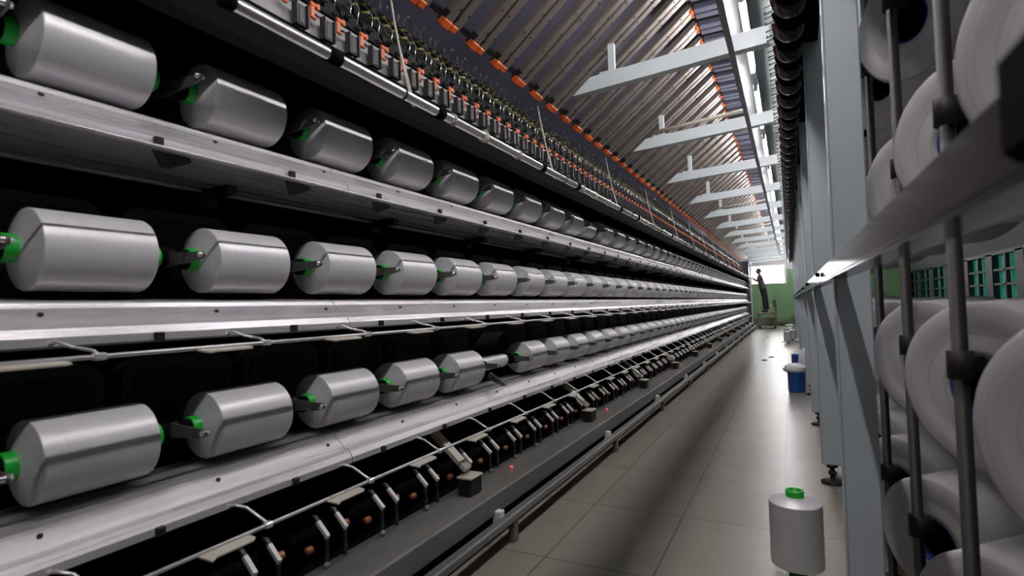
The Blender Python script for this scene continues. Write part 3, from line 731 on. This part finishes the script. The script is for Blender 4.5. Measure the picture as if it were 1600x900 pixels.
# faces -X (towards the machine end); origin between the feet on the platform
PT = []; ED = []
def vtx(x, y, z, r, link=None):
    PT.append((x, y, z, r)); i = len(PT)-1
    if link is not None: ED.append((link, i))
    return i
pel = vtx(-.035, 0, .90, (.105, .085))
wst = vtx(-.07, 0, 1.08, (.092, .07), pel); chs = vtx(-.11, 0, 1.28, (.115, .085), wst); shl = vtx(-.125, 0, 1.40, (.10, .08), chs)
nck = vtx(-.140, 0, 1.485, .042, shl); hd0 = vtx(-.150, 0, 1.55, .045, nck)
for s in (-1, 1):
    a = vtx(-.125, .17*s, 1.385, .058, shl); b = vtx(-.24, .20*s, 1.23, .044, a); c = vtx(-.37, .15*s, 1.335, .034, b); d = vtx(-.41, .14*s, 1.36, .026, c)
    pa = vtx(-.46, .135*s, 1.375, (.034, .018), d)
    for q, (dy, ln) in enumerate(((-.030, .062), (-.010, .074), (.010, .070), (.028, .054))):
        k1 = vtx(-.495, .135*s+dy, 1.385, .0088, pa); k2 = vtx(-.495-ln*.55, .135*s+dy, 1.380, .0080, k1); vtx(-.495-ln*.8, .135*s+dy, 1.362, .0070, k2)
    th = vtx(-.455, .135*s-.045*s, 1.37, .010, pa); vtx(-.485, .135*s-.062*s, 1.36, .009, th)
    h = vtx(-.01, .085*s, .83, .085, pel); kn = vtx(.03+.03*s, .09*s, .47, .055, h); an = vtx(.05+.045*s, .095*s, .085, .038, kn); vtx(-.05+.045*s, .10*s, .035, (.035, .028), an)
person_loc = (-.90, 23.50, .61)
import bmesh
HC = Vector((-.165, 0, 1.615))
def head_point(d, grow=0.0):
    a = 1.0
    p = Vector((d.x*(.098+grow), d.y*(.076+grow), d.z*(.118+grow)))
    if d.x < 0 and d.z < 0.25: p.y *= 1 - .16*min(1, (.25-d.z))           # narrower jaw
    if d.x < 0 and d.z < -.35: p.x *= 1.02
    if d.x > 0 and d.z < -.2: p.x *= 1 - .45*min(1, (-.2-d.z)/.8)         # hollow of the nape
    def g(cx, cy, cz, w): return math.exp(-((d-Vector((cx, cy, cz)).normalized()).length/w)**2)
    if grow == 0:
        p.x -= .026*g(-1, 0, -.16, .16) + .010*g(-1, 0, .10, .14) + .008*g(-.9, 0, -.78, .2) + .007*g(-1, 0, -.52, .15)   # nose, brow, chin, lips
        p.x += .006*g(-1, 0, -.44, .07)                                                                              # mouth line
        for sg in (-1, 1): p.x += .010*g(-.92, .38*sg, .02, .16); p.y += .018*sg*g(.05, 1*sg, -.08, .16)             # eye sockets, ears
    return p
def head_mesh(keep=None, grow=0.0, n=48, m=32):
    bm = bmesh.new(); V = {}
    for a in range(m+1):
        for b in range(n):
            th = PI*a/m; ph = 2*PI*b/n
            d = Vector((math.sin(th)*math.cos(ph), math.sin(th)*math.sin(ph), math.cos(th)))
            V[a, b] = (bm.verts.new(HC + head_point(d, grow)), d)
    for a in range(m):
        for b in range(n):
            q = [V[a, b], V[a+1, b], V[a+1, (b+1) % n], V[a, (b+1) % n]]
            if keep is None or all(keep(d) for _, d in q): bm.faces.new([v for v, _ in q])
    bmesh.ops.remove_doubles(bm, verts=bm.verts, dist=1e-5)
    bmesh.ops.delete(bm, geom=[v for v in bm.verts if not v.link_faces], context='VERTS')
    bmesh.ops.recalc_face_normals(bm, faces=bm.faces)
    return bm
raw = skin('person', PT, ED, M_skin)
dg = bpy.context.evaluated_depsgraph_get()
me = bpy.data.meshes.new_from_object(raw.evaluated_get(dg))
bpy.data.objects.remove(raw, do_unlink=True)
hb = head_mesh(); hb.from_mesh(me); bme = bpy.data.meshes.new('person'); hb.to_mesh(bme); hb.free(); bme.materials.clear(); bme.materials.append(M_skin)
body = put('person', bme, None, person_loc)
md = body.modifiers.new('remesh', 'REMESH'); md.mode = 'VOXEL'; md.voxel_size = .0055; md.use_smooth_shade = True
sm_ = body.modifiers.new('smooth', 'SMOOTH'); sm_.factor = .4; sm_.iterations = 2
tag(body, 'person in dark trousers standing on the trolley, arms reaching to the machine', 'person')
sh = skin('shirt', [(-.03,0,.86,(.150,.122)),(-.035,0,.93,(.145,.115)),(-.07,0,1.08,(.136,.106)),(-.11,0,1.28,(.15,.112)),(-.125,0,1.405,(.112,.092)),(-.137,0,1.455,.062),
     (-.125,.17,1.39,.07),(-.20,.19,1.285,.06),(-.125,-.17,1.39,.07),(-.20,-.19,1.285,.06)], [(0,1),(1,2),(2,3),(3,4),(4,5),(4,6),(6,7),(4,8),(8,9)], M_shirt, body)
tq = [(-.04,0,1.0,(.132,.104)),(-.033,0,.90,(.142,.114))]; te = [(0,1)]
for s in (-1, 1):
    n = len(tq); tq += [(-.01,.085*s,.83,.098),(.03+.03*s,.09*s,.47,.068),(.05+.045*s,.095*s,.08,.055)]; te += [(1,n),(n,n+1),(n+1,n+2)]
skin('trousers', tq, te, M_trou, body)
hb = head_mesh(lambda d: d.z > .42 - .62*max(0, d.x) - .25*(abs(d.y) > .5)*(d.x > -.25) + .35*max(0, -d.x)*(d.z < .75) and not (abs(d.y) > .6 and d.z < -.05), .009)
hm = bpy.data.meshes.new('hair'); hb.to_mesh(hm); hb.free(); hm.materials.append(M_hair)
for p_ in hm.polygons: p_.use_smooth = True
hair = put('hair', hm, body); so = hair.modifiers.new('thick', 'SOLIDIFY'); so.thickness = .012; so.offset = -1
for s in (-1, 1):
    skin('shoe', [(.07+.045*s,.095*s,.045,.04),(.0+.045*s,.10*s,.038,.04),(-.08+.045*s,.105*s,.03,.03)], [(0,1),(1,2)], M_hair, body)

# ------------------------------------------------------------------ light, camera
wd = bpy.data.worlds.new('world'); sc.world = wd; wd.use_nodes = True
wd.node_tree.nodes['Background'].inputs['Color'].default_value = (0.6, 0.65, 0.75, 1); wd.node_tree.nodes['Background'].inputs['Strength'].default_value = 0.2

f_px = 850.0; yaw, pit, roll = .4718, .0342, .0272
cam_d = bpy.data.cameras.new('camera'); cam = put('camera', cam_d, None, (0, 0, H)); sc.camera = cam
cam_d.sensor_width = 36; cam_d.sensor_fit = 'HORIZONTAL'; cam_d.lens = 36*f_px/1600; cam_d.clip_start = .02
fw = Vector((-math.sin(yaw)*math.cos(pit), math.cos(yaw)*math.cos(pit), math.sin(pit)))
rt = Vector((math.cos(yaw), math.sin(yaw), 0)); upv = rt.cross(fw)
r2 = rt*math.cos(roll) - upv*math.sin(roll); u2 = rt*math.sin(roll) + upv*math.cos(roll)
cam.rotation_euler = Matrix((r2, u2, -fw)).transposed().to_euler()
cam_d.dof.use_dof = True; cam_d.dof.focus_distance = 6.0; cam_d.dof.aperture_fstop = 4.0

vs = sc.view_settings
vs.view_transform = 'Standard'; vs.look = 'None'; vs.gamma = 1.0; vs.use_curve_mapping = False; vs.exposure = 0.2
sc.cycles.use_denoising = True
sc.cycles.max_bounces = 8
